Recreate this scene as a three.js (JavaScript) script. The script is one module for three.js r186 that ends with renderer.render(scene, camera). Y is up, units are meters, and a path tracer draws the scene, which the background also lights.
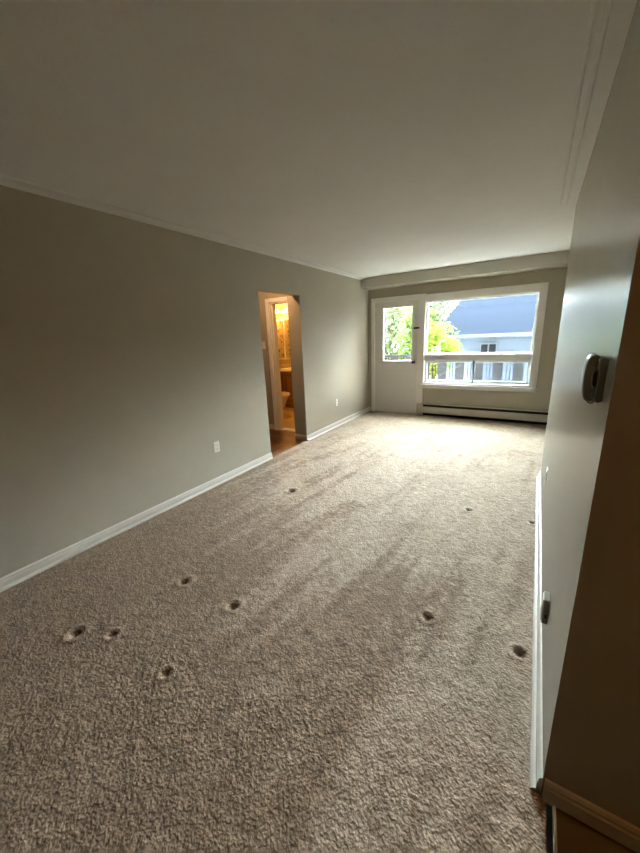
import * as THREE from 'three';
import { RoundedBoxGeometry } from 'three/addons/geometries/RoundedBoxGeometry.js';
import { mergeGeometries } from 'three/addons/utils/BufferGeometryUtils.js';

// ---------------------------------------------------------------- camera, sky, exposure
const scene = new THREE.Scene();
const camera = new THREE.PerspectiveCamera(102.85, 640 / 853, 0.02, 300);
camera.rotation.order = 'YXZ';
camera.position.set(0, 1.4701, 0);
camera.rotation.set(-0.2574, 0.5662, -0.0429);
scene.add(camera);

const renderer = new THREE.WebGLRenderer();
renderer.toneMapping = THREE.LinearToneMapping;
renderer.toneMappingExposure = 2.1;
renderer.shadowMap.enabled = true;

// a hazy bright sky, whitest near the horizon and bluer and dimmer towards the zenith
{
  const W = 64, Hh = 32, data = new Float32Array(W * Hh * 4);
  for (let r = 0; r < Hh; r++) {
    const el = Math.max(0, ((r + 0.5) / Hh - 0.5) * 180), k = Math.exp(-el / 12.5), L = 195 * (0.165 + 0.835 * k);
    for (let c = 0; c < W; c++) data.set([L * (0.84 + 0.07 * k), L, L * (1.1 - 0.06 * k), 1], (r * W + c) * 4);
  }
  const sky = new THREE.DataTexture(data, W, Hh, THREE.RGBAFormat, THREE.FloatType);
  sky.mapping = THREE.EquirectangularReflectionMapping;
  sky.magFilter = THREE.LinearFilter; sky.needsUpdate = true;
  scene.background = sky;
}

// ---------------------------------------------------------------- numbers of the room (metres)
const XL = -2.741, XR = 0.154, XE = 2.4, ZF = -6.176, ZB = 3.4, H = 2.424, T = 0.12;
const NZ = -1.0, RZ = -3.852;                 // near and far end of the right wall
const OZ1 = -3.127, OZ2 = -3.943, OH = 2.015; // opening in the left wall
const HZ = -4.27;                             // hall wall with the bathroom door
const STX = -2.95;                            // depth of the stub beside the opening
const BL = -4.95, BZ = -6.2;                  // bathroom left and back

// ---------------------------------------------------------------- helpers
let seed = 20240611;
const rnd = () => { seed = (seed * 1664525 + 1013904223) >>> 0; return seed / 4294967296; };
const hash = (x, y, s) => { let h = (x * 374761393 + y * 668265263 + s * 2147483647) | 0; h = Math.imul(h ^ (h >>> 13), 1274126177); return ((h ^ (h >>> 16)) >>> 0) / 4294967296; };
function vnoise(x, y, per = 0, s = 1) {        // value noise, periodic if per > 0
  const ix = Math.floor(x), iy = Math.floor(y), fx = x - ix, fy = y - iy;
  const u = fx * fx * (3 - 2 * fx), v = fy * fy * (3 - 2 * fy), m = (a) => (per ? ((a % per) + per) % per : a);
  const a = hash(m(ix), m(iy), s), b = hash(m(ix + 1), m(iy), s), c = hash(m(ix), m(iy + 1), s), d = hash(m(ix + 1), m(iy + 1), s);
  return a + (b - a) * u + (c - a) * v + (a - b - c + d) * u * v;
}
const sstep = (a, b, x) => { const t = Math.min(1, Math.max(0, (x - a) / (b - a))); return t * t * (3 - 2 * t); };
const used = {};
const numbered = (n) => { const k = used[n] = (used[n] ?? -1) + 1; return k ? `${n}_${String(k).padStart(3, '0')}` : n; };
function texture(n, fn, srgb, size) {          // fn(x, y) in 0..1 -> [r, g, b] 0..255 ; size = metres per tile
  const d = new Uint8Array(n * n * 4);
  for (let y = 0; y < n; y++) for (let x = 0; x < n; x++) { const c = fn(x / n, y / n, x, y); const k = (y * n + x) * 4; d[k] = c[0]; d[k + 1] = c[1]; d[k + 2] = c[2]; d[k + 3] = 255; }
  const t = new THREE.DataTexture(d, n, n);
  t.wrapS = t.wrapT = THREE.RepeatWrapping; t.magFilter = THREE.LinearFilter; t.minFilter = THREE.LinearMipmapLinearFilter; t.generateMipmaps = true;
  if (srgb) t.colorSpace = THREE.SRGBColorSpace;
  t.repeat.set(1 / size, 1 / size); t.needsUpdate = true; return t;
}
// texture coordinates in metres from the dominant direction of each face
function metres(g) {
  g = g.index ? g.toNonIndexed() : g;
  const p = g.attributes.position, nr = g.attributes.normal, uv = new Float32Array(p.count * 2);
  for (let i = 0; i < p.count; i++) {
    const x = Math.abs(nr.getX(i)), y = Math.abs(nr.getY(i)), z = Math.abs(nr.getZ(i));
    if (y >= x && y >= z) { uv[2 * i] = p.getX(i); uv[2 * i + 1] = p.getZ(i); } else if (x >= z) { uv[2 * i] = p.getZ(i); uv[2 * i + 1] = p.getY(i); } else { uv[2 * i] = p.getX(i); uv[2 * i + 1] = p.getY(i); }
  }
  g.setAttribute('uv', new THREE.BufferAttribute(uv, 2)); return g;
}
const join = (gs) => mergeGeometries(gs.flat().map(metres));
const box = (x0, x1, y0, y1, z0, z1) => new THREE.BoxGeometry(Math.abs(x1 - x0), Math.abs(y1 - y0), Math.abs(z1 - z0)).translate((x0 + x1) / 2, (y0 + y1) / 2, (z0 + z1) / 2);
const rbox = (x0, x1, y0, y1, z0, z1, r = 0.003, s = 2) => new RoundedBoxGeometry(Math.abs(x1 - x0), Math.abs(y1 - y0), Math.abs(z1 - z0), s, r).translate((x0 + x1) / 2, (y0 + y1) / 2, (z0 + z1) / 2);
// a profile (list of [out, up]) swept from a to b along x or z; out is measured along `dir`
function sweep(profile, axis, from, to, at, dir) {
  const sh = new THREE.Shape(profile.map(([o, u]) => new THREE.Vector2(o, u)));
  const g = new THREE.ExtrudeGeometry(sh, { depth: Math.abs(to - from), bevelEnabled: false });
  const lo = Math.min(from, to), m = new THREE.Matrix4();
  if (axis === 'z') m.set(dir, 0, 0, at, 0, 1, 0, 0, 0, 0, 1, lo, 0, 0, 0, 1);
  else m.set(0, 0, 1, lo, 0, 1, 0, 0, dir, 0, 0, at, 0, 0, 0, 1);
  g.applyMatrix4(m);
  if (m.determinant() < 0) { const h = g.index ? g.toNonIndexed() : g; const p = h.attributes.position; for (let i = 0; i < p.count; i += 3) { const a = [p.getX(i), p.getY(i), p.getZ(i)]; p.setXYZ(i, p.getX(i + 1), p.getY(i + 1), p.getZ(i + 1)); p.setXYZ(i + 1, ...a); } h.computeVertexNormals(); return h; }
  return g;
}
function obj(name, gs, m, parent) {
  const o = new THREE.Mesh(Array.isArray(gs) ? join(gs) : metres(gs), m);
  o.name = parent ? name : numbered(name); o.castShadow = o.receiveShadow = true; (parent ?? scene).add(o); return o;
}
function struct(name, gs, m, label, category) { const o = obj(name, gs, m); o.userData = { kind: 'structure', label, category }; return o; }
function structGroup(name, label, category) { const o = new THREE.Group(); o.name = numbered(name); scene.add(o); o.userData = { kind: 'structure', label, category }; return o; }
function thing(name, label, category, [x, y, z] = [0, 0, 0], group) {
  const o = new THREE.Group(); o.name = numbered(name); o.position.set(x, y, z); scene.add(o);
  o.userData = { label, category }; if (group) o.userData.group = group; return o;
}
const std = (o) => new THREE.MeshStandardMaterial(o);
const phys = (o) => new THREE.MeshPhysicalMaterial(o);

// ---------------------------------------------------------------- materials
const rollerBump = texture(512, (u, v) => { const a = vnoise(u * 128, v * 128, 128, 3) * 0.6 + vnoise(u * 32, v * 32, 32, 5) * 0.4; const k = a * 255; return [k, k, k]; }, false, 0.5);
const M = {};
const paintMap = texture(512, (u, v) => { const a = vnoise(u * 5, v * 5, 5, 11) * 0.5 + vnoise(u * 17, v * 17, 17, 12) * 0.3 + vnoise(u * 90, v * 90, 90, 13) * 0.2; const k = 247 + 8 * a; return [k, k, k]; }, true, 2.3);
M.wall = phys({ color: 0xb0a895, map: paintMap, roughness: 0.27, specularIntensity: 0.32, bumpMap: rollerBump, bumpScale: 0.0004 });
M.glossWall = phys({ color: 0xb0a895, map: paintMap, roughness: 0.27, specularIntensity: 0.65, bumpMap: rollerBump, bumpScale: 0.00015 });
const plasterBump = texture(512, (u, v) => { const a = vnoise(u * 100, v * 100, 100, 23) * 0.5 + vnoise(u * 24, v * 24, 24, 25) * 0.3 + vnoise(u * 6, v * 6, 6, 26) * 0.2; const k = a * 255; return [k, k, k]; }, false, 0.8);
M.ceiling = std({ color: 0xf5f3eb, map: paintMap, roughness: 0.85, bumpMap: plasterBump, bumpScale: 0.0012 });
M.bulkhead = std({ color: 0xbfbaab, map: paintMap, roughness: 0.6, bumpMap: rollerBump, bumpScale: 0.0004 });
M.trim = std({ color: 0xeeebe3, roughness: 0.38, bumpMap: rollerBump, bumpScale: 0.00015 });
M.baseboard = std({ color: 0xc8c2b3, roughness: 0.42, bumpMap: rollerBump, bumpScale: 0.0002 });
M.door = std({ color: 0xe8e6df, map: paintMap, roughness: 0.42 });
M.frame = std({ color: 0xe6e4dd, roughness: 0.4 });
M.vinyl = std({ color: 0xe9e9e4, roughness: 0.35 });
M.gasket = std({ color: 0x6d706e, roughness: 0.6 });
M.glass = phys({ color: 0xffffff, transmission: 1, thickness: 0, roughness: 0, ior: 1.45 });
M.screen = std({ color: 0x55595c, roughness: 1, transparent: true, opacity: 0.3, side: THREE.DoubleSide });
M.darkMetal = std({ color: 0x2a2521, roughness: 0.35, metalness: 0.8 });
M.brassDark = std({ color: 0x3a3128, roughness: 0.4, metalness: 0.7 });
M.heater = std({ color: 0xbab5a6, roughness: 0.4 });
M.black = std({ color: 0x121110, roughness: 0.8 });
M.fins = std({ color: 0x4a4845, roughness: 0.5, metalness: 0.6 });
M.plastic = std({ color: 0xdad6c9, roughness: 0.4 });
M.phone = std({ color: 0x9a9385, roughness: 0.33 });
M.phoneDark = std({ color: 0x5d584e, roughness: 0.4 });
M.slot = std({ color: 0x1c1a18, roughness: 0.7 });
M.steel = std({ color: 0xb9b4a8, roughness: 0.3, metalness: 0.9 });

// carpet: twisted beige pile, flecked
const tile = 2.7;
const turned = (x, y, a, f, k) => vnoise((x * Math.cos(a) - y * Math.sin(a)) * f + 500, (x * Math.sin(a) + y * Math.cos(a)) * f + 500, 0, k);
const pile = (u, v) => {                        // x, y in metres; lattices turned against each other so that no rows show
  const x = u * tile, y = v * tile;
  const a = turned(x, y, 0.4, 95, 33), b = turned(x, y, 1.1, 165, 34), c = turned(x, y, 1.9, 300, 35), d = turned(x, y, 2.6, 44, 36);
  return Math.min(1, Math.max(0, (a * 0.3 + b * 0.34 + c * 0.22 + d * 0.14 - 0.5) * 2.1 + 0.5));
};
const NP = 2048, pileField = new Float32Array(NP * NP);
for (let y = 0; y < NP; y++) for (let x = 0; x < NP; x++) pileField[y * NP + x] = pile(x / NP, y / NP);
const carpetMap = texture(NP, (u, v, x, y) => {
  const a = pileField[y * NP + x], f = turned(u * tile, v * tile, 0.8, 210, 41), g = turned(u * tile, v * tile, 2.2, 24, 43);
  const k = 0.71 + 0.21 * a + 0.12 * (f - 0.5) + 0.08 * (g - 0.5);
  return [Math.min(255, 255 * k), Math.min(255, 247 * k), Math.min(255, 238 * k)];
}, true, tile);
const carpetBump = texture(NP, (u, v, x, y) => { const k = 255 * pileField[y * NP + x]; return [k, k, k]; }, false, tile);
M.carpet = std({ color: 0xc6b7a2, map: carpetMap, bumpMap: carpetBump, bumpScale: 0.0026, roughness: 1, vertexColors: true });

// ---------------------------------------------------------------- floor of the room
const dents = [[-1.757, -1.075, 0.95], [-1.327, -1.079, 0.95], [-1.931, -0.527, 1], [-1.748, -0.624, 0.75], [-1.304, -0.632, 0.7], [-1.928, -2.463, 1.1], [-0.354, -1.536, 0.8], [0.075, -1.537, 0.8], [-0.353, -2.85, 0.75], [0.103, -2.856, 0.75]];   // x, z, size
function carpetHeight(x, z) {
  let h = 0.004 * (vnoise(x * 9 + 40, z * 9 + 40, 0, 51) - 0.5) + 0.003 * (vnoise(x * 38 + 90, z * 38 + 90, 0, 52) - 0.5);
  for (const [dx, dz, k] of dents) {
    const d = Math.hypot(x - dx, z - dz) / k;
    if (d < 0.14) h += k * (-0.034 * (1 - sstep(0.008, 0.03, d)) + 0.006 * Math.exp(-(((d - 0.05) / 0.018) ** 2)));
  }
  return h;
}
function carpetDirt(x, z) {                    // trodden-in dirt: long streaks and blotches with ragged outlines
  const rag = (vnoise(x * 30, z * 30, 0, 61) - 0.5) * 0.3 + (vnoise(x * 80, z * 80, 0, 62) - 0.5) * 0.25;
  const streak = vnoise(x * 11 + z * 1.4 + 20, z * 1.3 + 30, 0, 63) * 0.6 + vnoise(x * 26 + z * 3 + 70, z * 2.6 + 10, 0, 64) * 0.4 + rag * 0.5;
  const blot = vnoise(x * 3.2 + 11, z * 3.2 + 17, 0, 65) * 0.6 + vnoise(x * 8 + 5, z * 8 + 9, 0, 66) * 0.4 + rag;
  const path = vnoise(x * 1.1 + 3.3, z * 0.9 + 8.7, 0, 67);
  const soil = vnoise(x * 2.1 + z * 0.5 + 4, z * 0.8 + 6, 0, 68) * 0.5 + (-0.75 - x) * 0.26 + (z + 1.35) * 0.34 + streak * 0.6 + rag * 0.3;   // the heavily trodden stretch
  return Math.min(1, sstep(0.5, 0.78, streak) * 0.5 * sstep(0.3, 0.65, path) + sstep(0.62, 0.85, blot) * 0.4 + sstep(0.3, 0.8, soil) * 1.0);
}
function carpetGrid(x0, x1, z0, z1, s) {
  const nx = Math.max(1, Math.round((x1 - x0) / s)), nz = Math.max(1, Math.round((z1 - z0) / s));
  const pos = [], nor = [], uv = [], col = [], ind = [], e = 0.004;
  for (let j = 0; j <= nz; j++) for (let i = 0; i <= nx; i++) {
    const x = x0 + (x1 - x0) * i / nx, z = z0 + (z1 - z0) * j / nz, h = carpetHeight(x, z);
    const n = new THREE.Vector3(-(carpetHeight(x + e, z) - h) / e, 1, -(carpetHeight(x, z + e) - h) / e).normalize();
    const d = carpetDirt(x, z);
    let c = 1;                                  // paler pile on one side of each dent, seen in the photograph
    for (const [dx, dz, k2] of dents) { const q = Math.hypot((x - dx + 0.05 * k2) / 1.5, z - dz - 0.02 * k2) / k2 + 0.018 * (vnoise(x * 60, z * 60, 0, 71) - 0.5); if (q < 0.035) c = 1 + 0.45 * (1 - sstep(0.016, 0.034, q)); }
    pos.push(x, h, z); nor.push(n.x, n.y, n.z); uv.push(x, z); col.push(c * (1 - 0.4 * d), c * (1 - 0.46 * d), c * (1 - 0.52 * d));
    if (i < nx && j < nz) { const k = j * (nx + 1) + i; ind.push(k, k + nx + 1, k + 1, k + 1, k + nx + 1, k + nx + 2); }
  }
  const g = new THREE.BufferGeometry();
  g.setAttribute('position', new THREE.Float32BufferAttribute(pos, 3)); g.setAttribute('normal', new THREE.Float32BufferAttribute(nor, 3));
  g.setAttribute('uv', new THREE.Float32BufferAttribute(uv, 2)); g.setAttribute('color', new THREE.Float32BufferAttribute(col, 3)); g.setIndex(ind); return g;
}
{
  const g = mergeGeometries([carpetGrid(XL, 0.17, -3.3, 0.2, 0.0115), carpetGrid(XL, 0.17, ZF, -3.3, 0.025), carpetGrid(0.17, XE, ZF, RZ, 0.05), carpetGrid(XL, 0.17, 0.2, ZB, 0.05)]);
  const o = new THREE.Mesh(g, M.carpet); o.name = 'floor'; o.receiveShadow = o.castShadow = true; scene.add(o);
  o.userData = { kind: 'structure', label: 'worn beige carpet with furniture dents and dirty streaks', category: 'floor' };
}
struct('floor_slab', [box(BL - T, XE + T, -0.25, -0.05, ZF - 0.2, ZB + T)], std({ color: 0x77736c, roughness: 0.9 }), 'concrete slab under the carpet and hall floors', 'floor');

// ---------------------------------------------------------------- walls
struct('wall_left', [
  box(XL - T, XL, -0.03, H, OZ1, ZB), box(XL - T, XL, OH, H, OZ2, OZ1),
  box(STX, XL, -0.03, H, HZ, OZ2), box(XL - T, XL, -0.03, H, ZF - 0.2, HZ),
], M.wall, 'long greige painted wall on the left with a doorless opening', 'wall');
const WX0 = -1.684, WX1 = -0.057, WY0 = 0.60, WY1 = 1.975, DX0 = -2.618, DX1 = -1.809, DH = 2.03;
struct('wall_far', [
  box(XL, DX0 - 0.02, -0.03, H, ZF - 0.2, ZF), box(DX0 - 0.02, DX1 + 0.02, DH + 0.02, H, ZF - 0.2, ZF),
  box(DX1 + 0.02, WX0 - 0.02, -0.03, H, ZF - 0.2, ZF), box(WX0 - 0.02, WX1 + 0.02, -0.03, WY0 - 0.02, ZF - 0.2, ZF),
  box(WX0 - 0.02, WX1 + 0.02, WY1 + 0.02, H, ZF - 0.2, ZF), box(WX1 + 0.02, XE + T, -0.03, H, ZF - 0.2, ZF),
], M.wall, 'greige end wall around the balcony door and window', 'wall');
struct('wall_right', [box(XR, XR + T, -0.03, H, RZ, NZ - 0.006)], M.glossWall, 'glossy greige wall on the right carrying the wall telephone', 'wall');
struct('wall_near', [box(XR + T, XE, -0.03, H, NZ - T, NZ - 0.006), box(XR, XE, -0.03, H, NZ - 0.006, NZ)], M.wall, 'end wall facing the entry at the right edge, in shade', 'wall');
struct('wall_alcove', [box(XR + T, XE, -0.03, H, RZ, RZ + T)], M.wall, 'wall of the dining recess behind the right wall', 'wall');
struct('wall_side', [box(XE, XE + T, -0.03, H, ZF, ZB)], M.wall, 'outer side wall beyond the dining recess', 'wall');
struct('wall_back', [box(XL - T, XE + T, -0.03, H, ZB, ZB + T)], M.wall, 'wall behind the viewer', 'wall');
struct('ceiling', [box(BL - T, XE + T, H, H + 0.25, ZF - 0.2, ZB + T)], M.ceiling, 'flat off-white plaster ceiling', 'ceiling');
{
  const g = structGroup('bulkhead', 'boxed bulkhead running along the top of the window wall', 'bulkhead');
  obj('face', [box(XL, XE, 2.2616, H, ZF + 0.3345, ZF + 0.3445)], M.bulkhead, g);
  obj('soffit', [box(XL, XE, 2.2636, 2.2736, ZF, ZF + 0.3345)], M.wall, g);  // shade of the underside put into the colour by the darker wall paint
}

// ---------------------------------------------------------------- baseboards, crown beads, floor strips
const bbProfile = [[0, 0], [0.014, 0], [0.014, 0.05], [0.011, 0.056], [0.011, 0.066], [0.006, 0.075], [0, 0.078]];
const quarter = [[0, 0], [0.03, 0], [0.028, 0.009], [0.022, 0.016], [0.016, 0.019], [0, 0.019]];
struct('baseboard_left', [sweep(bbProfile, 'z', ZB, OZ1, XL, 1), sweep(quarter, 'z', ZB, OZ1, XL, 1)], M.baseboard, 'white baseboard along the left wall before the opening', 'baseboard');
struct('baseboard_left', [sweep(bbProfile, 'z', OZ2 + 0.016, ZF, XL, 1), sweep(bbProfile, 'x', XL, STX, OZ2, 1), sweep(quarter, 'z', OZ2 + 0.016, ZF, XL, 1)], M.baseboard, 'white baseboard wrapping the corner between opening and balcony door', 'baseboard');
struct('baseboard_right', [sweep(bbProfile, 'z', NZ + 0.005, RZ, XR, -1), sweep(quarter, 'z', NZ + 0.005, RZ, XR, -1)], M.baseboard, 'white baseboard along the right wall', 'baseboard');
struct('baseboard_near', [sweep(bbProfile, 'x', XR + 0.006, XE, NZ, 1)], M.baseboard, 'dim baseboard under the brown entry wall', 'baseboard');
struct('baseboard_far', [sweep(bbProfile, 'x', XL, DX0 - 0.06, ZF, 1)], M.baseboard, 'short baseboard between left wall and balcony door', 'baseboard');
const bead = (x, w, h) => { const p = []; for (let k = 0; k <= 8; k++) { const a = Math.PI * k / 8; p.push([x - Math.cos(a) * w, H + 0.001 - Math.sin(a) * h]); } return p; };
struct('trim_right', [sweep(bead(0.043, 0.008, 0.007), 'z', ZB, -3.69, 0, 1), sweep(bead(0.083, 0.009, 0.008), 'z', ZB, -3.7, 0, 1)], M.ceiling, 'pair of plaster beads on the ceiling beside right wall', 'ceiling trim');
struct('trim_left', [sweep([[0, H + 0.001], [0.1, H + 0.001], [0.098, H - 0.006], [0.09, H - 0.009], [0.04, H - 0.012], [0.02, H - 0.02], [0, H - 0.024]], 'z', ZB, ZF + 0.3445, XL, 1)], M.ceiling, 'low plaster band along the ceiling above left wall', 'ceiling trim');

// entry floor at the right: dark sheet flooring with a thin metal edge strip beside the carpet
struct('floor_entry', [box(0.197, XE, -0.03, -0.012, NZ, ZB)], std({ color: 0x6e6247, roughness: 0.5, bumpMap: plasterBump, bumpScale: 0.0006 }), 'dark brown sheet flooring of the entry at lower right', 'floor');
struct('trim_entry', [box(0.190, 0.196, -0.034, 0.004, NZ, ZB)], M.plastic, 'thin pale edge strip between carpet and entry floor', 'floor strip');

// ---------------------------------------------------------------- balcony door
{
  const g = structGroup('door_1', 'white balcony door with upper glass and dark knob', 'door');
  const zf = ZF - 0.012, zb = ZF - 0.055, gx0 = -2.455, gx1 = -1.91, gy0 = 0.98, gy1 = 1.93;
  obj('slab', [box(DX0, gx0, 0.012, DH, zb, zf), box(gx1, DX1, 0.012, DH, zb, zf), box(gx0, gx1, 0.012, gy0, zb, zf), box(gx0, gx1, gy1, DH, zb, zf)], M.door, g);
  const b = 0.016;
  obj('glazing_bead', [rbox(gx0 - b, gx0 + 0.006, gy0 - b, gy1 + b, zb - 0.004, zf + 0.006), rbox(gx1 - 0.006, gx1 + b, gy0 - b, gy1 + b, zb - 0.004, zf + 0.006), rbox(gx0, gx1, gy0 - b, gy0 + 0.006, zb - 0.004, zf + 0.006), rbox(gx0, gx1, gy1 - 0.006, gy1 + b, zb - 0.004, zf + 0.006)], M.vinyl, g);
  obj('pane', [box(gx0, gx1, gy0, gy1, -6.214, -6.21)], M.glass, g);
  obj('glazing_bar', [box(gx0, gx1, 1.842, 1.856, -6.225, -6.205)], M.frame, g);
  const knob = obj('knob', [new THREE.LatheGeometry([[0.0001, 0], [0.029, 0], [0.029, 0.006], [0.014, 0.01], [0.012, 0.026], [0.022, 0.034], [0.028, 0.046], [0.026, 0.06], [0.016, 0.067], [0.0001, 0.068]].map(([x, y]) => new THREE.Vector2(x, y)), 20).rotateX(Math.PI / 2).translate(-1.866, 0.962, zf)], M.darkMetal, g);
  knob.userData.label = 'dark round door knob';
  const bolt = obj('slide_bolt', [rbox(-1.885, -1.815, 1.535, 1.567, zf, zf + 0.012), rbox(-1.875, -1.79, 1.544, 1.558, zf + 0.01, zf + 0.026, 0.004), rbox(-1.805, -1.775, 1.537, 1.565, ZF, ZF + 0.026)], M.darkMetal, g);
  bolt.userData.label = 'dark sliding bolt';
  obj('hinge', [new THREE.CylinderGeometry(0.006, 0.006, 0.09, 8).translate(DX0 - 0.003, 1.75, zf + 0.004)], M.frame, g);
  obj('hinge', [new THREE.CylinderGeometry(0.006, 0.006, 0.09, 8).translate(DX0 - 0.003, 0.3, zf + 0.004)], M.frame, g);
  obj('casing', [rbox(DX0 - 0.062, DX0 - 0.004, -0.02, DH + 0.075, ZF - 0.01, ZF + 0.016), rbox(DX0 - 0.062, DX1 + 0.01, DH + 0.006, DH + 0.075, ZF - 0.01, ZF + 0.0165)], M.trim, g);
  obj('jamb', [box(DX0 - 0.02, DX0 - 0.003, -0.03, DH + 0.02, ZF - 0.2, ZF - 0.001), box(DX1 + 0.003, DX1 + 0.02, -0.03, DH + 0.02, ZF - 0.2, ZF - 0.001), box(DX0 - 0.02, DX1 + 0.02, DH + 0.003, DH + 0.02, ZF - 0.2, ZF - 0.001)], M.trim, g);
  obj('threshold', [rbox(DX0 - 0.003, DX1 + 0.003, -0.03, 0.01, ZF - 0.2, ZF - 0.002)], M.steel, g);
}

// ---------------------------------------------------------------- window
{
  const g = structGroup('window_1', 'large white window with one fixed pane above two sliders', 'window');
  const z0 = ZF - 0.2, z1 = ZF - 0.001;
  // reveal lining
  obj('lining', [box(WX0 - 0.019, WX0, WY0 - 0.019, WY1 + 0.019, z0, z1), box(WX1, WX1 + 0.019, WY0 - 0.019, WY1 + 0.019, z0, z1), box(WX0, WX1, WY1, WY1 + 0.019, z0, z1), box(WX0, WX1, WY0 - 0.019, WY0, z0, z1)], M.vinyl, g);
  // casing on the room side
  obj('casing', [rbox(DX1 + 0.004, WX0 - 0.002, 0.22, 2.105, ZF - 0.008, ZF + 0.018)], M.trim, g).userData.label = 'upright casing shared by door and window';
  obj('casing', [rbox(WX0 - 0.004, WX1 + 0.106, WY1 - 0.004, 2.09, ZF - 0.008, ZF + 0.0185)], M.trim, g);
  obj('casing', [rbox(WX1 + 0.004, WX1 + 0.104, 0.56, WY1, ZF - 0.008, ZF + 0.0175)], M.trim, g);
  obj('stool', [rbox(WX0 - 0.03, WX1 + 0.115, 0.548, 0.575, ZF - 0.02, ZF + 0.05, 0.006), rbox(WX0 - 0.006, WX1 + 0.1, 0.575, 0.604, ZF - 0.02, ZF + 0.016)], M.trim, g);
  obj('apron', [rbox(WX0 - 0.01, WX1 + 0.1, 0.5, 0.55, ZF - 0.008, ZF + 0.016)], M.trim, g);
  // fixed frame: transom rail and pane stops
  const fz0 = ZF - 0.15, fz1 = ZF - 0.06;
  obj('transom', [rbox(WX0, WX1, 0.985, 1.085, fz0, ZF - 0.02, 0.004)], M.frame, g);
  const stop = (x0, x1, y0, y1, t, za, zb2) => [rbox(x0, x0 + t, y0, y1, za, zb2), rbox(x1 - t, x1, y0, y1, za, zb2), rbox(x0 + t, x1 - t, y0, y0 + t, za, zb2), rbox(x0 + t, x1 - t, y1 - t, y1, za, zb2)];
  obj('pane_stop', stop(WX0, WX1, 1.083, WY1, 0.022, fz0 + 0.02, fz1), M.vinyl, g);
  obj('pane', [box(WX0 + 0.02, WX1 - 0.02, 1.1, WY1 - 0.02, -6.289, -6.285)], M.glass, g);
  const mx = -0.874;
  for (const [x0, x1, zc] of [[WX0, mx + 0.025, ZF - 0.085], [mx - 0.025, WX1, ZF - 0.12]]) {
    const s = obj('sash', stop(x0 + 0.006, x1 - 0.006, WY0 + 0.006, 0.984, 0.034, zc - 0.014, zc + 0.014), M.vinyl, g);
    obj('pane', [box(x0 + 0.035, x1 - 0.035, WY0 + 0.035, 0.955, zc - 0.002, zc + 0.002)], M.glass, s);
  }
  obj('track', [box(WX0, WX1, WY0, WY0 + 0.012, fz0, ZF - 0.05), box(mx - 0.02, mx + 0.02, WY0, 0.985, ZF - 0.069, ZF - 0.06)], M.gasket, g);
  const sc = obj('insect_screen', [box(mx + 0.02, WX1 - 0.012, WY0 + 0.02, 0.975, ZF - 0.158, ZF - 0.156)], M.screen, g);
  sc.userData.label = 'grey insect screen behind the right slider';
}

// ---------------------------------------------------------------- baseboard heater
{
  const x0 = -1.775, x1 = 0.62, g = thing('baseboard_heater', 'long putty-coloured baseboard heater under the window', 'heater', [(x0 + x1) / 2, 0, ZF]);
  const c = (x0 + x1) / 2, X = (x) => x - c;
  obj('back_plate', [box(X(x0 + 0.05), X(x1), 0.002, 0.218, 0.001, 0.008)], M.black, g);
  obj('end_cap', [rbox(X(x0), X(x0 + 0.105), 0.006, 0.222, 0.001, 0.074, 0.004)], M.heater, g);
  obj('end_cap', [rbox(X(x1 - 0.06), X(x1), 0.006, 0.222, 0.001, 0.074, 0.004)], M.heater, g);
  const h = [[0.006, 0.222], [0.042, 0.222], [0.06, 0.214], [0.06, 0.21], [0.041, 0.217], [0.006, 0.217]];
  obj('hood', [sweep(h, 'x', X(x0 + 0.1), X(x1 - 0.05), 0, 1)], M.heater, g);
  const f = [[0.062, 0.172], [0.068, 0.168], [0.07, 0.15], [0.066, 0.143], [0.07, 0.136], [0.071, 0.085], [0.067, 0.078], [0.071, 0.07], [0.07, 0.06], [0.058, 0.055], [0.058, 0.059], [0.064, 0.063], [0.062, 0.168]];
  obj('front_cover', [sweep(f, 'x', X(x0 + 0.1), X(x1 - 0.05), 0, 1)], M.heater, g);
  obj('element', [new THREE.CylinderGeometry(0.011, 0.011, x1 - x0 - 0.16, 10).rotateZ(Math.PI / 2).translate(0.02, 0.11, 0.032)], M.fins, g);
  const fin = []; for (let x = x0 + 0.12; x < x1 - 0.08; x += 0.02) fin.push(box(X(x), X(x + 0.001), 0.075, 0.148, 0.012, 0.054));
  const fo = obj('fins', fin, M.fins, g); fo.userData.kind = 'stuff';
}

// ---------------------------------------------------------------- electrical plates
function outlet(label, x, y, z, dir, kind) {    // a plate on a wall whose face points along dir * x
  const g = thing('wall_outlet', label, 'outlet', [x, y, z], undefined);
  const P = (d0, d1, y0, y1, z0, z1, r) => rbox(dir * d0, dir * d1, y0, y1, z0, z1, r);
  obj('cover_plate', [P(0, 0.006, -0.058, 0.058, -0.036, 0.036, 0.0025)], M.plastic, g);
  for (const s of [1, -1]) {
    const k = obj('socket', [P(0.004, 0.0085, s * 0.02 - 0.014, s * 0.02 + 0.014, -0.017, 0.017, 0.002)], M.plastic, g);
    obj('slots', [box(dir * 0.008, dir * 0.0088, s * 0.02 - 0.003, s * 0.02 + 0.006, -0.008, -0.0055), box(dir * 0.008, dir * 0.0088, s * 0.02 - 0.003, s * 0.02 + 0.006, 0.0055, 0.008), box(dir * 0.008, dir * 0.0088, s * 0.02 - 0.01, s * 0.02 - 0.006, -0.002, 0.002)], M.slot, k);
  }
  obj('screw', [new THREE.CylinderGeometry(0.003, 0.003, 0.002, 8).rotateZ(Math.PI / 2).translate(dir * 0.0065, 0, 0)], M.steel, g);
  return g;
}
outlet('white duplex outlet on the left wall before the opening', XL, 0.405, -2.283, 1);
outlet('pale duplex outlet on the left wall near balcony door', XL, 0.405, -4.855, 1);
outlet('white duplex outlet low on the right wall above far baseboard', XR, 0.43, -2.79, -1);
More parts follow.
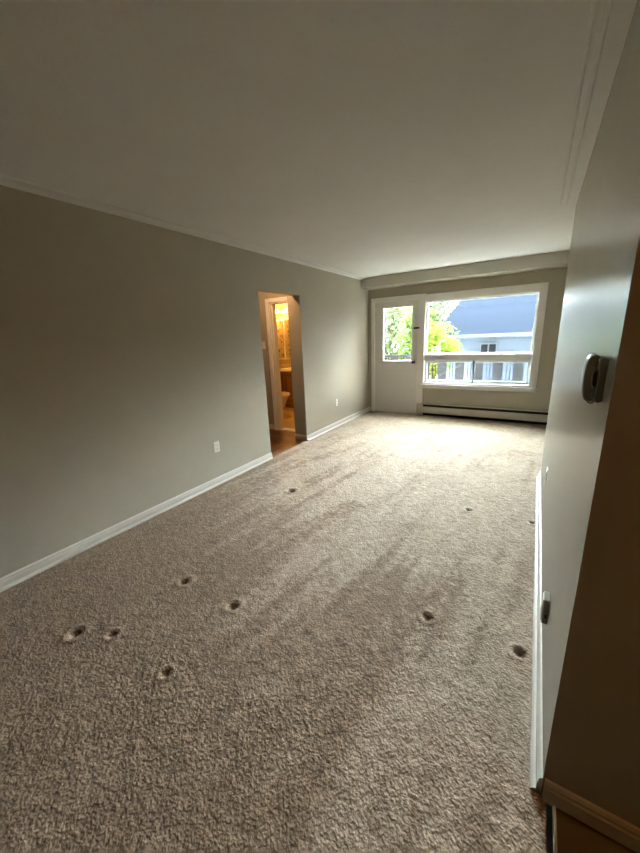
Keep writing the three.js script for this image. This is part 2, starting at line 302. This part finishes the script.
{
  const g = thing('telephone_jack', 'grey surface-mounted jack box low on the right wall', 'jack box', [XR, 0.235, -1.535]);
  obj('cover', [rbox(-0.021, 0, 0, 0.118, -0.034, 0.034, 0.004)], M.phone, g);
  obj('lid', [rbox(-0.0245, -0.018, 0.008, 0.112, -0.028, 0.028, 0.003)], M.plastic, g);
  obj('socket', [box(-0.012, -0.006, 0.03, 0.05, 0.0335, 0.0346)], M.slot, g);
}

// ---------------------------------------------------------------- wall telephone
{
  const g = thing('wall_telephone', 'beige wall telephone with handset hung on the right wall', 'telephone', [XR, 1.278, -1.15]);
  g.scale.x = 0.84;
  // local x points into the wall (towards +), so the room side is -x; z towards the viewer is +
  const lobe = (z0, z1, pts, r) => {                     // side outline in (x, y), thick along z
    const s = new THREE.Shape(); s.moveTo(...pts[0]); s.splineThru(pts.slice(1).map((p) => new THREE.Vector2(...p))); s.closePath();
    return new THREE.ExtrudeGeometry(s, { depth: z1 - z0 - 2 * r, bevelEnabled: true, bevelThickness: r, bevelSize: r * 0.8, bevelSegments: 3, steps: 1, curveSegments: 18 }).translate(0, 0, z0 + r);
  };
  obj('base', [lobe(-0.052, 0.05, [[-0.001, 0.004], [-0.012, 0.0], [-0.018, 0.012], [-0.016, 0.05], [-0.018, 0.085], [-0.015, 0.108], [-0.001, 0.106]], 0.004)], M.phone, g);
  obj('side_panel', [lobe(-0.052, -0.037, [[-0.016, 0.012], [-0.03, 0.01], [-0.038, 0.022], [-0.04, 0.058], [-0.038, 0.094], [-0.03, 0.105], [-0.016, 0.103]], 0.003)], M.phone, g);
  obj('cradle', [lobe(-0.038, 0.03, [[-0.015, 0.088], [-0.026, 0.09], [-0.026, 0.1], [-0.015, 0.104]], 0.003), lobe(-0.038, 0.03, [[-0.015, 0.012], [-0.024, 0.012], [-0.024, 0.02], [-0.015, 0.022]], 0.003)], M.phone, g);
  const hs = obj('handset', [lobe(-0.034, 0.028, [[-0.021, 0.005], [-0.03, 0.0], [-0.041, 0.008], [-0.0455, 0.035], [-0.047, 0.06], [-0.0455, 0.088], [-0.04, 0.108], [-0.03, 0.115], [-0.021, 0.11], [-0.021, 0.086], [-0.0295, 0.078], [-0.033, 0.06], [-0.0295, 0.038], [-0.021, 0.03]], 0.006)], M.phone, g);
  obj('mouthpiece', [new THREE.CylinderGeometry(0.016, 0.018, 0.006, 16).rotateZ(Math.PI / 2).translate(-0.021, 0.018, -0.003)], M.phoneDark, hs);
  obj('earpiece', [new THREE.CylinderGeometry(0.016, 0.018, 0.006, 16).rotateZ(Math.PI / 2).translate(-0.021, 0.098, -0.003)], M.phoneDark, hs);
  const cord = new THREE.CatmullRomCurve3([[-0.03, 0.002, 0.0], [-0.03, -0.006, 0.004], [-0.02, -0.01, 0.006], [-0.011, -0.006, 0.004], [-0.01, 0.004, 0.0]].map((p) => new THREE.Vector3(...p)));
  obj('cord', [new THREE.TubeGeometry(cord, 20, 0.0022, 6)], M.phoneDark, g);
  obj('button', [new THREE.CylinderGeometry(0.003, 0.003, 0.003, 8).rotateZ(Math.PI / 2).translate(-0.018, 0.04, -0.045)], M.slot, g);
}

// ---------------------------------------------------------------- hall behind the opening
{
  const g = structGroup('floor_hall', 'dark wood strip floor of the small hall', 'floor');
  const tones = [0x6b4c2d, 0x5f4226, 0x765433, 0x684829].map((c) => std({ color: c, roughness: 0.42, bumpMap: rollerBump, bumpScale: 0.0003 }));
  let k = 0;
  for (let z = HZ; z < -1.6; z += 0.083) {
    let x = XL - 0.002; const off = [0, 0.31, 0.17, 0.44][k % 4];
    const cuts = [XL - 0.002, XL - 0.35 - off, XL - 1.1 - off, XL - 1.9 - off, -5.0].filter((c) => c >= -5.0);
    for (let i = 0; i + 1 < cuts.length; i++) obj('floor_board', [rbox(cuts[i + 1] + 0.0006, cuts[i] - 0.0006, -0.03, -0.006, z + 0.0006, z + 0.0824, 0.001, 1)], tones[(k * 3 + i * 2 + (k >> 1)) % 4], g);
    k++;
  }
}
const BDX0 = -3.54, BDX1 = STX, BDH = 2.0;
struct('wall_hall', [box(-5.0, BDX0, -0.03, H, HZ - T, HZ), box(BDX0, BDX1, BDH, H, HZ - T, HZ)], M.wall, 'hall wall around the bathroom doorway', 'wall');
struct('wall_hall', [box(-5.0 - T, -5.0, -0.03, H, HZ - T, -1.5)], M.wall, 'end wall of the hall', 'wall');
struct('wall_hall', [box(-5.0 - T, XL - T, -0.03, H, -1.6, -1.5)], M.wall, 'wall closing the hall behind the living room', 'wall');
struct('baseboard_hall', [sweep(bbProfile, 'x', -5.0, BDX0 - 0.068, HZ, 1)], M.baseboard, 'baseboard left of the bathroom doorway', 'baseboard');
{
  const g = structGroup('door_2', 'white-cased bathroom doorway with its door swung inside', 'door');
  obj('casing', [rbox(BDX0 - 0.066, BDX0 - 0.004, -0.02, BDH + 0.062, HZ - 0.006, HZ + 0.016), rbox(BDX0 - 0.066, BDX1, BDH + 0.004, BDH + 0.062, HZ - 0.006, HZ + 0.0165)], M.trim, g);
  obj('jamb', [box(BDX0 - 0.002, BDX0 + 0.016, -0.02, BDH, HZ - T - 0.01, HZ + 0.002), box(BDX0, BDX1, BDH - 0.016, BDH + 0.002, HZ - T - 0.01, HZ + 0.002), box(BDX0 + 0.016, BDX0 + 0.028, -0.02, BDH - 0.016, HZ - 0.07, HZ - 0.035)], M.trim, g);
  obj('slab', [rbox(BDX1 - 0.036, BDX1 - 0.002, 0.01, BDH - 0.018, HZ - T - 0.6, HZ - T - 0.012)], M.door, g);
  obj('threshold', [rbox(BDX0 + 0.014, BDX1, -0.03, 0.006, HZ - T - 0.005, HZ - 0.01)], M.trim, g);
}
{
  const g = thing('light_switch', 'pale double switch plate on the hall wall beside doorway', 'switch', [-3.735, 1.378, HZ]);
  obj('cover_plate', [rbox(-0.058, 0.058, -0.058, 0.058, 0, 0.007, 0.0025)], M.plastic, g);
  for (const s of [-1, 1]) obj('toggle', [rbox(s * 0.023 - 0.005, s * 0.023 + 0.005, -0.006, 0.014, 0.005, 0.016, 0.002)], M.plastic, g);
}

// ---------------------------------------------------------------- bathroom
const floral = texture(256, (u, v) => {
  let c = [214, 190, 132];
  for (let i = 0; i < 16; i++) {
    const cx = hash(i, 1, 77), cy = hash(i, 2, 77), r = 0.05 + 0.05 * hash(i, 3, 77);
    let dx = Math.abs(u - cx), dy = Math.abs(v - cy); dx = Math.min(dx, 1 - dx); dy = Math.min(dy, 1 - dy);
    const d = Math.hypot(dx, dy), a = Math.atan2(dy, dx), pet = r * (0.65 + 0.35 * Math.cos(a * 5 + i));
    if (d < pet) c = i % 3 ? (i % 2 ? [120, 84, 50] : [168, 120, 60]) : [92, 100, 58];
    if (d < r * 0.22) c = [70, 40, 30];
  }
  return c;
}, true, 0.42);
M.floral = std({ map: floral, roughness: 0.75 });
M.oak = std({ color: 0x9a6c35, roughness: 0.5, bumpMap: rollerBump, bumpScale: 0.0003 });
M.oakDark = std({ color: 0x83592a, roughness: 0.5 });
M.porcelain = phys({ color: 0xece6da, roughness: 0.15, clearcoat: 0.6 });
M.counter = std({ color: 0xe6dcc8, roughness: 0.25 });
M.towel = std({ color: 0x6b3a22, roughness: 1 });
M.curtain = std({ color: 0xe8d9b0, roughness: 0.85 });
M.mirror = std({ color: 0xd9d9d9, roughness: 0.03, metalness: 1 });
struct('floor_bathroom', [box(BL, XL - T, -0.03, 0.0, BZ, HZ - T)], std({ color: 0xb99c6a, roughness: 0.35 }), 'tan sheet floor of the bathroom', 'floor');
struct('wall_bathroom', [box(BL - T, BL, -0.03, H, ZF - 0.2, HZ - T)], M.floral, 'flower-papered left wall of the bathroom', 'wall');
struct('wall_bathroom', [box(BL, XL - T, -0.03, H, ZF - 0.2, BZ)], M.floral, 'flower-papered back wall of the bathroom', 'wall');
{
  const vx0 = -4.94, vx1 = -4.1, vz0 = BZ + 0.002, vz1 = -5.78, cx = (vx0 + vx1) / 2, cz = (vz0 + vz1) / 2;
  const g = thing('bathroom_vanity', 'brown wooden vanity cabinet in the bathroom', 'vanity', [cx, 0, cz]);
  const w = (vx1 - vx0) / 2, d = (vz1 - vz0) / 2;
  obj('body', [rbox(-w, w, 0.09, 0.788, -d, d), box(-w + 0.03, w - 0.03, 0, 0.09, -d, d - 0.06)], M.oak, g);
  for (const s of [-1, 1]) {
    const dr = obj('door', [rbox(s * w / 2 - w / 2 + 0.025, s * w / 2 + w / 2 - 0.025, 0.14, 0.74, d, d + 0.018)], M.oakDark, g);
    obj('panel', [rbox(s * w / 2 - w / 2 + 0.075, s * w / 2 + w / 2 - 0.075, 0.2, 0.68, d + 0.014, d + 0.022)], M.oak, dr);
    obj('knob', [new THREE.SphereGeometry(0.012, 12, 8).translate(s * 0.05, 0.62, d + 0.03)], M.brassDark, dr);
  }
  const c = thing('vanity_counter', 'pale cultured-marble counter on the bathroom vanity', 'counter', [cx, 0.788, cz]);
  obj('top', [rbox(-w - 0.012, w + 0.02, 0, 0.034, -d, d + 0.03, 0.008)], M.counter, c);
  obj('backsplash', [rbox(-w, w, 0.034, 0.12, -d, -d + 0.018)], M.counter, c);
  obj('basin', [new THREE.TorusGeometry(0.17, 0.014, 10, 30).rotateX(Math.PI / 2).scale(1.15, 1, 0.85).translate(0, 0.036, 0.02)], M.porcelain, c);
  const sp = new THREE.CatmullRomCurve3([[0, 0, 0], [0, 0.09, 0.0], [0, 0.12, 0.04], [0, 0.1, 0.1]].map((p) => new THREE.Vector3(...p)));
  const f = obj('faucet', [new THREE.TubeGeometry(sp, 16, 0.011, 8), rbox(-0.07, 0.07, 0, 0.018, -0.025, 0.025, 0.006)], M.steel, c);
  f.position.set(-0.05, 0.034, -0.15); f.userData.label = 'metal faucet';
  for (const k of [-1, 1]) obj('handle', [new THREE.CylinderGeometry(0.018, 0.014, 0.035, 12).translate(k * 0.05, 0.034, 0)], M.steel, f);
  const b = thing('soap_bottle', 'small amber soap bottle on the bathroom counter', 'bottle', [-4.76, 0.8235, -5.83]);
  obj('bottle', [new THREE.LatheGeometry([[0.0001, 0], [0.03, 0], [0.032, 0.01], [0.031, 0.07], [0.02, 0.09], [0.01, 0.095], [0.01, 0.11], [0.0001, 0.11]].map((p) => new THREE.Vector2(...p)), 16)], std({ color: 0xa5793c, roughness: 0.3 }), b);
  obj('pump', [new THREE.CylinderGeometry(0.004, 0.004, 0.03, 8).translate(0, 0.122, 0), rbox(-0.006, 0.035, 0.134, 0.144, -0.006, 0.006)], M.plastic, b);
}
{ // toilet, bowl pointing to the doorway side (+x)
  const g = thing('toilet', 'white toilet with closed lid in the bathroom', 'toilet', [-4.37, 0, -5.25]);
  const oval = (rx, rz, y0, y1, cx, top = 1) => { const p = []; for (let k = 0; k <= 6; k++) { const t = k / 6; p.push(new THREE.Vector2(0.6 + 0.4 * Math.pow(t, 1.4), t)); } p.unshift(new THREE.Vector2(0.0001, 0)); p.push(new THREE.Vector2(0.94 * top, 1.02), new THREE.Vector2(0.0001, 1.02)); return new THREE.LatheGeometry(p, 32).scale(rx, y1 - y0, rz).translate(cx, y0, 0); };
  obj('bowl', [oval(0.27, 0.175, 0.14, 0.38, 0.06)], M.porcelain, g);
  obj('pedestal', [new THREE.CylinderGeometry(0.85, 1, 1, 28).scale(0.2, 0.22, 0.11).translate(-0.02, 0.11, 0), rbox(-0.3, -0.02, 0, 0.3, -0.1, 0.1, 0.03)], M.porcelain, g);
  obj('seat', [new THREE.CylinderGeometry(1, 1, 0.018, 36).scale(0.285, 1, 0.185).translate(0.06, 0.397, 0)], M.porcelain, g);
  obj('lid', [new THREE.CylinderGeometry(0.96, 1, 0.02, 36).scale(0.285, 1, 0.185).translate(0.06, 0.417, 0)], M.porcelain, g);
  const t = obj('tank', [rbox(-0.46, -0.25, 0.38, 0.72, -0.21, 0.21, 0.02)], M.porcelain, g);
  obj('tank_lid', [rbox(-0.47, -0.24, 0.72, 0.755, -0.22, 0.22, 0.01)], M.porcelain, t);
}
{
  const g = thing('mirror_cabinet', 'white-framed mirror above the bathroom counter', 'mirror', [-4.7, 1.02, BZ]);
  obj('frame', [rbox(-0.23, 0.23, 0, 0.86, 0.001, 0.1, 0.004)], M.vinyl, g);
  for (const s of [-1, 1]) obj('mirror_door', [rbox(s * 0.115 - 0.095, s * 0.115 + 0.095, 0.03, 0.83, 0.1, 0.108, 0.002)], M.mirror, g);
}
{
  const g = thing('hand_towel', 'dark reddish-brown towel hanging beside the bathroom mirror', 'towel', [-4.29, 0.93, BZ]);
  const pts = []; for (let k = 0; k <= 24; k++) pts.push([(k / 24 - 0.5) * 0.24, 0.05 + 0.008 * Math.sin(k * 1.1)]);
  const sh = new THREE.Shape([...pts.map((p) => new THREE.Vector2(...p)), ...pts.slice().reverse().map(([x, z]) => new THREE.Vector2(x, z - 0.012))]);
  obj('cloth', [new THREE.ExtrudeGeometry(sh, { depth: 0.42, bevelEnabled: false }).rotateX(-Math.PI / 2).scale(1, 1, -1)], M.towel, g);
  obj('bar', [new THREE.CylinderGeometry(0.008, 0.008, 0.34, 10).rotateZ(Math.PI / 2).translate(0, 0.425, 0.045), box(-0.17, -0.155, 0.415, 0.435, 0.001, 0.05), box(0.155, 0.17, 0.415, 0.435, 0.001, 0.05)], M.steel, g);
}
{ // the bathroom's own lamp above the mirror
  const g = thing('bathroom_light', 'glowing warm wall light above the bathroom mirror', 'wall lamp', [-4.8, 2.02, BZ]);
  obj('back_plate', [rbox(-0.15, 0.3, -0.035, 0.035, 0.001, 0.03)], M.steel, g);
  const bulbM = std({ color: 0xfff2d6, roughness: 0.5, emissive: 0xffc766, emissiveIntensity: 3 });
  for (const x of [-0.06, 0.2]) {
    obj('shade', [new THREE.SphereGeometry(0.055, 20, 14).translate(x, 0.02, 0.09)], bulbM, g).userData.label = 'glowing globe';
    obj('neck', [new THREE.CylinderGeometry(0.018, 0.022, 0.05, 12).rotateX(Math.PI / 2).translate(x, 0.01, 0.045)], M.steel, g);
    const l = new THREE.PointLight(0xffbc68, 0.95, 0, 2); l.position.set(x, 0.02, 0.16); l.castShadow = true; l.shadow.radius = 2; l.name = 'bathroom_light_source'; g.add(l);
  }
}
// the hall's ceiling lamp, above the header of the opening
{
  const g = thing('hall_lamp', 'warm glass bowl lamp on the hall ceiling', 'ceiling lamp', [-3.13, H, -3.55]);
  obj('canopy', [new THREE.CylinderGeometry(0.06, 0.08, 0.025, 24).translate(0, -0.0125, 0)], M.brassDark, g);
  obj('shade', [new THREE.SphereGeometry(0.1, 24, 12, 0, Math.PI * 2, Math.PI / 2, Math.PI / 2).scale(1, 0.5, 1).translate(0, -0.025, 0)], std({ color: 0xfff0d0, roughness: 0.5, emissive: 0xffb45c, emissiveIntensity: 2, side: THREE.DoubleSide }), g);
  const l = new THREE.PointLight(0xffcb98, 0.85, 0, 2); l.position.set(0, -0.1, 0); l.castShadow = true; l.shadow.radius = 2; l.name = 'hall_lamp_source'; g.add(l);
}
// the entry's ceiling lamp, out of view to the right of the camera
{
  const g = thing('ceiling_lamp', 'warm glass bowl lamp on the entry ceiling', 'ceiling lamp', [1.35, H, -0.55]);
  obj('canopy', [new THREE.CylinderGeometry(0.07, 0.09, 0.03, 24).translate(0, -0.015, 0)], M.brassDark, g);
  obj('shade', [new THREE.SphereGeometry(0.13, 24, 12, 0, Math.PI * 2, Math.PI / 2, Math.PI / 2).scale(1, 0.6, 1).translate(0, -0.03, 0)], std({ color: 0xfff0d0, roughness: 0.5, emissive: 0xffb45c, emissiveIntensity: 1.2, side: THREE.DoubleSide }), g);
  const l = new THREE.PointLight(0xff9530, 0.3, 0, 2); l.position.set(0, -0.16, 0); l.castShadow = true; l.shadow.radius = 5; l.name = 'ceiling_lamp_source'; g.add(l);
}

// ---------------------------------------------------------------- outside
const GY = -2.9, matt = (o) => phys({ specularIntensity: 0, ...o });
struct('ground', [box(-45, 45, GY - 0.3, GY, -80, ZF - 0.2)], matt({ color: 0xb9b4aa, roughness: 1 }), 'pale paved yard below the balcony', 'ground');
struct('facade', [box(-14, 14, H + 0.25, 8.5, ZF - 0.2, ZF + 0.1), box(-14, BL - T, GY, H + 0.25, ZF - 0.2, ZF + 0.1), box(XE + T, 14, GY, H + 0.25, ZF - 0.2, ZF + 0.1), box(BL - T, XE + T, GY, -0.25, ZF - 0.2, ZF + 0.1)], matt({ color: 0x5a3f33, roughness: 0.9 }), 'brown outer facade of the apartment building', 'facade');
struct('balcony_slab', [box(-3.6, 2.6, -0.28, -0.06, -7.75, ZF - 0.2)], matt({ color: 0xc4c1ba, roughness: 0.9 }), 'pale concrete balcony floor outside the window', 'balcony');
{ // balcony railing: wide boards, thin iron bars between, a flat top rail
  const g = thing('balcony_railing', 'grey board and iron railing seen through lower window panes', 'railing', [0, -0.06, -7.6]);
  const wood = matt({ color: 0x36373b, roughness: 0.8 }), iron = matt({ color: 0x1b1d22, roughness: 0.5 });
  obj('top_rail', [rbox(-3.2, 2.6, 1.02, 1.06, -0.035, 0.035, 0.004)], wood, g);
  obj('bottom_rail', [rbox(-3.2, 2.6, 0.08, 0.12, -0.025, 0.025, 0.004)], iron, g);
  for (let x = -3.18, k = 0; x < 2.4; x += 0.353, k++) {
    obj('board', [rbox(x, x + 0.18, 0.1, 1.03, -0.012, 0.012, 0.003)], wood, g);
    for (const t of [0.245, 0.305]) obj('baluster', [new THREE.CylinderGeometry(0.008, 0.008, 0.93, 8).translate(x + t, 0.57, 0)], iron, g);
  }
}
{
  const g = thing('balcony_post', 'pale pinkish balcony post seen through the door glass', 'post', [-3.3, -0.06, -7.3]);
  obj('shaft', [rbox(-0.22, 0.22, 0, 3.2, -0.12, 0.12, 0.01)], matt({ color: 0x6b5650, roughness: 0.9 }), g);
  obj('plinth', [rbox(-0.26, 0.26, 0, 0.85, -0.16, 0.16, 0.01)], matt({ color: 0x45434a, roughness: 0.9 }), g);
}
{ // neighbouring house: grey-blue roof, white wall
  const hx0 = -3.55, hx1 = 8.5, ez = -14, ey = 1.27, rz = -19.5, ry = 2.95;
  const g = thing('neighbour_house', 'pale house with broad blue-grey roof across the yard', 'house', [0, GY, ez]);
  const wallM = matt({ color: 0x5c6a7a, roughness: 0.9 }), roofM = matt({ color: 0x1a1e24, roughness: 0.9, bumpMap: plasterBump, bumpScale: 0.01 }), Y = (y) => y - GY;
  obj('wall', [box(hx0 + 0.4, hx1 - 0.4, 0, Y(ey) - 0.02, -10, -0.45)], wallM, g);
  const L = Math.hypot(rz - ez, ry - ey), a = Math.atan2(ry - ey, ez - rz);
  const courses = 14;
  for (let k = 0; k < courses; k++) {                    // shingle courses, each lapping over the one below
    const t0 = k / courses, t1 = (k + 1) / courses;
    const c = new THREE.BoxGeometry(hx1 - hx0, 0.016, L / courses + 0.05).rotateX(a).translate((hx0 + hx1) / 2, Y(ey + (ry - ey) * (t0 + t1) / 2) + 0.024, -(t0 + t1) / 2 * (ez - rz));
    obj('shingle_course', [c], roofM, g);
  }
  obj('rear_roof', [new THREE.BoxGeometry(hx1 - hx0, 0.06, L).rotateX(-a).translate((hx0 + hx1) / 2, Y((ey + ry) / 2), -(ez - rz) * 1.5)], roofM, g);
  obj('gable', [new THREE.ExtrudeGeometry(new THREE.Shape([[0, Y(ey) - 0.05], [2 * (ez - rz) - 0.9, Y(ey) - 0.05], [(ez - rz) - 0.45, Y(ry) - 0.12]].map((p) => new THREE.Vector2(...p))), { depth: 0.2, bevelEnabled: false }).rotateY(Math.PI / 2).translate(hx0 + 0.4, 0, -0.45)], wallM, g);
  obj('gutter', [rbox(hx0, hx1, Y(ey) - 0.08, Y(ey) + 0.05, -0.02, 0.1, 0.02)], matt({ color: 0x4a5157, roughness: 0.5 }), g);
  obj('ridge_cap', [new THREE.CylinderGeometry(0.07, 0.07, hx1 - hx0, 8).rotateZ(Math.PI / 2).translate((hx0 + hx1) / 2, Y(ry) + 0.02, -(ez - rz))], roofM, g);
  for (const [x, y0, y1, w] of [[-1.55, 0.45, 1.0, 0.55], [3.4, 0.2, 1.0, 0.9], [-1.6, -1.9, -0.8, 0.9]]) {
    const f = obj('window', [rbox(x - w / 2, x + w / 2, Y(y0), Y(y1), -0.47, -0.4)], matt({ color: 0x6b7176, roughness: 0.6 }), g);
    for (const s of [-1, 1]) obj('pane', [box(x + s * w / 4 - w / 5, x + s * w / 4 + w / 5, Y(y0) + 0.06, Y(y1) - 0.06, -0.41, -0.392)], matt({ color: 0x22282e, roughness: 0.2 }), f);
  }
  obj('vent', [rbox(-1.6, -1.4, Y(1.08), Y(1.16), -0.47, -0.38)], wallM, g);
}
function tree(name, label, x, z, top, rx, ry, n, leaf, col, group) {
  const g = thing(name, label, 'tree', [x, GY, z], group);
  const bark = matt({ color: 0x4a3d2e, roughness: 1 }), h = top - GY, cy = h - ry;
  const wood = [new THREE.CylinderGeometry(0.05 * rx, 0.09 * rx, cy + ry * 0.3, 8).translate(0, (cy + ry * 0.3) / 2, 0)];
  const pos = [], nor = [], colr = [], ind = [];
  const blobs = [];
  for (let i = 0; i < 54; i++) { const a = rnd() * 6.283, e = Math.acos(2 * rnd() - 1), r = 0.35 + 0.6 * rnd(); blobs.push([Math.cos(a) * Math.sin(e) * rx * r, cy + Math.cos(e) * ry * r, Math.sin(a) * Math.sin(e) * rx * r, (0.24 + 0.2 * rnd()) * Math.min(rx, ry)]); }
  for (const [bx, by, bz] of blobs) {
    const c = new THREE.CatmullRomCurve3([new THREE.Vector3(0, cy * 0.75, 0), new THREE.Vector3(bx * 0.4, (by + cy * 0.75) / 2, bz * 0.4), new THREE.Vector3(bx, by, bz)]);
    wood.push(new THREE.TubeGeometry(c, 5, 0.018 * rx, 5));
  }
  obj('trunk', wood, bark, g);
  const v = new THREE.Vector3(), q = new THREE.Quaternion(), eu = new THREE.Euler();
  for (let i = 0; i < n; i++) {
    const b = blobs[i % blobs.length]; let dx, dy, dz; do { dx = rnd() * 2 - 1; dy = rnd() * 2 - 1; dz = rnd() * 2 - 1; } while (dx * dx + dy * dy + dz * dz > 1);
    eu.set((rnd() - 0.5) * 2.2, rnd() * 6.28, (rnd() - 0.5) * 2.2); q.setFromEuler(eu);
    const s = leaf * (0.7 + 0.6 * rnd()), t = 0.75 + 0.5 * rnd(), k = pos.length / 3;
    for (const [lx, ly, lz] of [[0, 0, -1], [0.5, 0.05, 0], [0, 0.1, 1], [-0.5, 0.05, 0]]) { v.set(lx * s, ly * s, lz * s).applyQuaternion(q); pos.push(b[0] + dx * b[3] + v.x, b[1] + dy * b[3] + v.y, b[2] + dz * b[3] + v.z); colr.push(col[0] * t, col[1] * t, col[2] * t * t); }
    v.set(0, 1, 0).applyQuaternion(q); for (let m = 0; m < 4; m++) nor.push(v.x, v.y, v.z);
    ind.push(k, k + 2, k + 1, k, k + 3, k + 2);
  }
  const lg = new THREE.BufferGeometry();
  lg.setAttribute('position', new THREE.Float32BufferAttribute(pos, 3)); lg.setAttribute('normal', new THREE.Float32BufferAttribute(nor, 3)); lg.setAttribute('color', new THREE.Float32BufferAttribute(colr, 3)); lg.setIndex(ind);
  const lm = new THREE.Mesh(lg, M.leaf); lm.name = 'foliage'; lm.castShadow = lm.receiveShadow = true; lm.userData.kind = 'stuff'; g.add(lm);
  return g;
}
M.leaf = phys({ color: 0xffffff, vertexColors: true, roughness: 1, specularIntensity: 0, transmission: 0.5, thickness: 0, side: THREE.DoubleSide });
tree('leafy_tree', 'bright yellow-green young tree left in front of the house', -2.75, -11.2, 1.75, 0.75, 0.9, 3800, 0.05, [0.125, 0.18, 0.028]);
tree('leafy_tree', 'taller pale green tree behind the young tree', -3.75, -12.9, 2.55, 0.7, 1.2, 2600, 0.06, [0.1, 0.15, 0.04]);
tree('leafy_tree', 'broad green tree filling the balcony door glass', -5.75, -14.6, 3.6, 1.5, 2.6, 7500, 0.07, [0.1, 0.135, 0.065]);
tree('leafy_tree', 'tall distant tree behind the middle of the roof', -1.2, -31, 5.0, 3.4, 2.6, 8000, 0.17, [0.05, 0.075, 0.035]);
tree('leafy_tree', 'tall distant tree behind the left end of roof', -8.6, -30, 6.0, 3.6, 3.2, 8000, 0.18, [0.05, 0.075, 0.035]);
tree('leafy_tree', 'very tall tree added at the far left of the yard to block sky light', -10.5, -19, 8.5, 3.4, 5, 12000, 0.16, [0.05, 0.075, 0.035]);  // added to cut the sky glare on the right wall
tree('leafy_tree', 'tall wide tree added out of view on the left to block sky light', -10, -12, 7.5, 2.8, 4.6, 9000, 0.16, [0.05, 0.075, 0.035]);  // unseen, added as a screen against the sky at left
tree('leafy_tree', 'tall distant tree added out of view behind the right end of roof to block sky light', 6.4, -32, 9.2, 3.9, 4.6, 10000, 0.2, [0.05, 0.075, 0.035]);  // unseen, crown raised to keep low sky off the left wall
tree('leafy_tree', 'tall distant tree added out of view furthest right to block sky light', 15.5, -33, 9.5, 4.2, 5, 10000, 0.2, [0.05, 0.075, 0.035]);  // unseen, added to hide more low sky from the left wall
{ // added block, out of view, keeps sky light off the left wall
  const g = thing('added_sky_blocker', 'tall brown block added out of view on the right to block sky light', 'light_blocker', [13.5, GY, -17]);
  obj('wall', [box(-3.5, 3.5, 0, 20, -9, 9)], matt({ color: 0x4c3a30, roughness: 1 }), g);
  obj('parapet', [rbox(-3.6, 3.6, 20, 20.3, -9.1, 9.1, 0.02)], matt({ color: 0x6b655e, roughness: 1 }), g);
  for (let f = 0; f < 7; f++) for (let k = 0; k < 5; k++) {
    const w = obj('window', [rbox(-3.56, -3.45, 1 + f * 2.8, 2.5 + f * 2.8, -7.4 + k * 3.4, -6 + k * 3.4)], matt({ color: 0x8a8883, roughness: 1 }), g);
    obj('pane', [box(-3.575, -3.5, 1.07 + f * 2.8, 2.43 + f * 2.8, -7.33 + k * 3.4, -6.07 + k * 3.4)], matt({ color: 0x1d2227, roughness: 0.3 }), w);
  }
}
renderer.render(scene, camera);
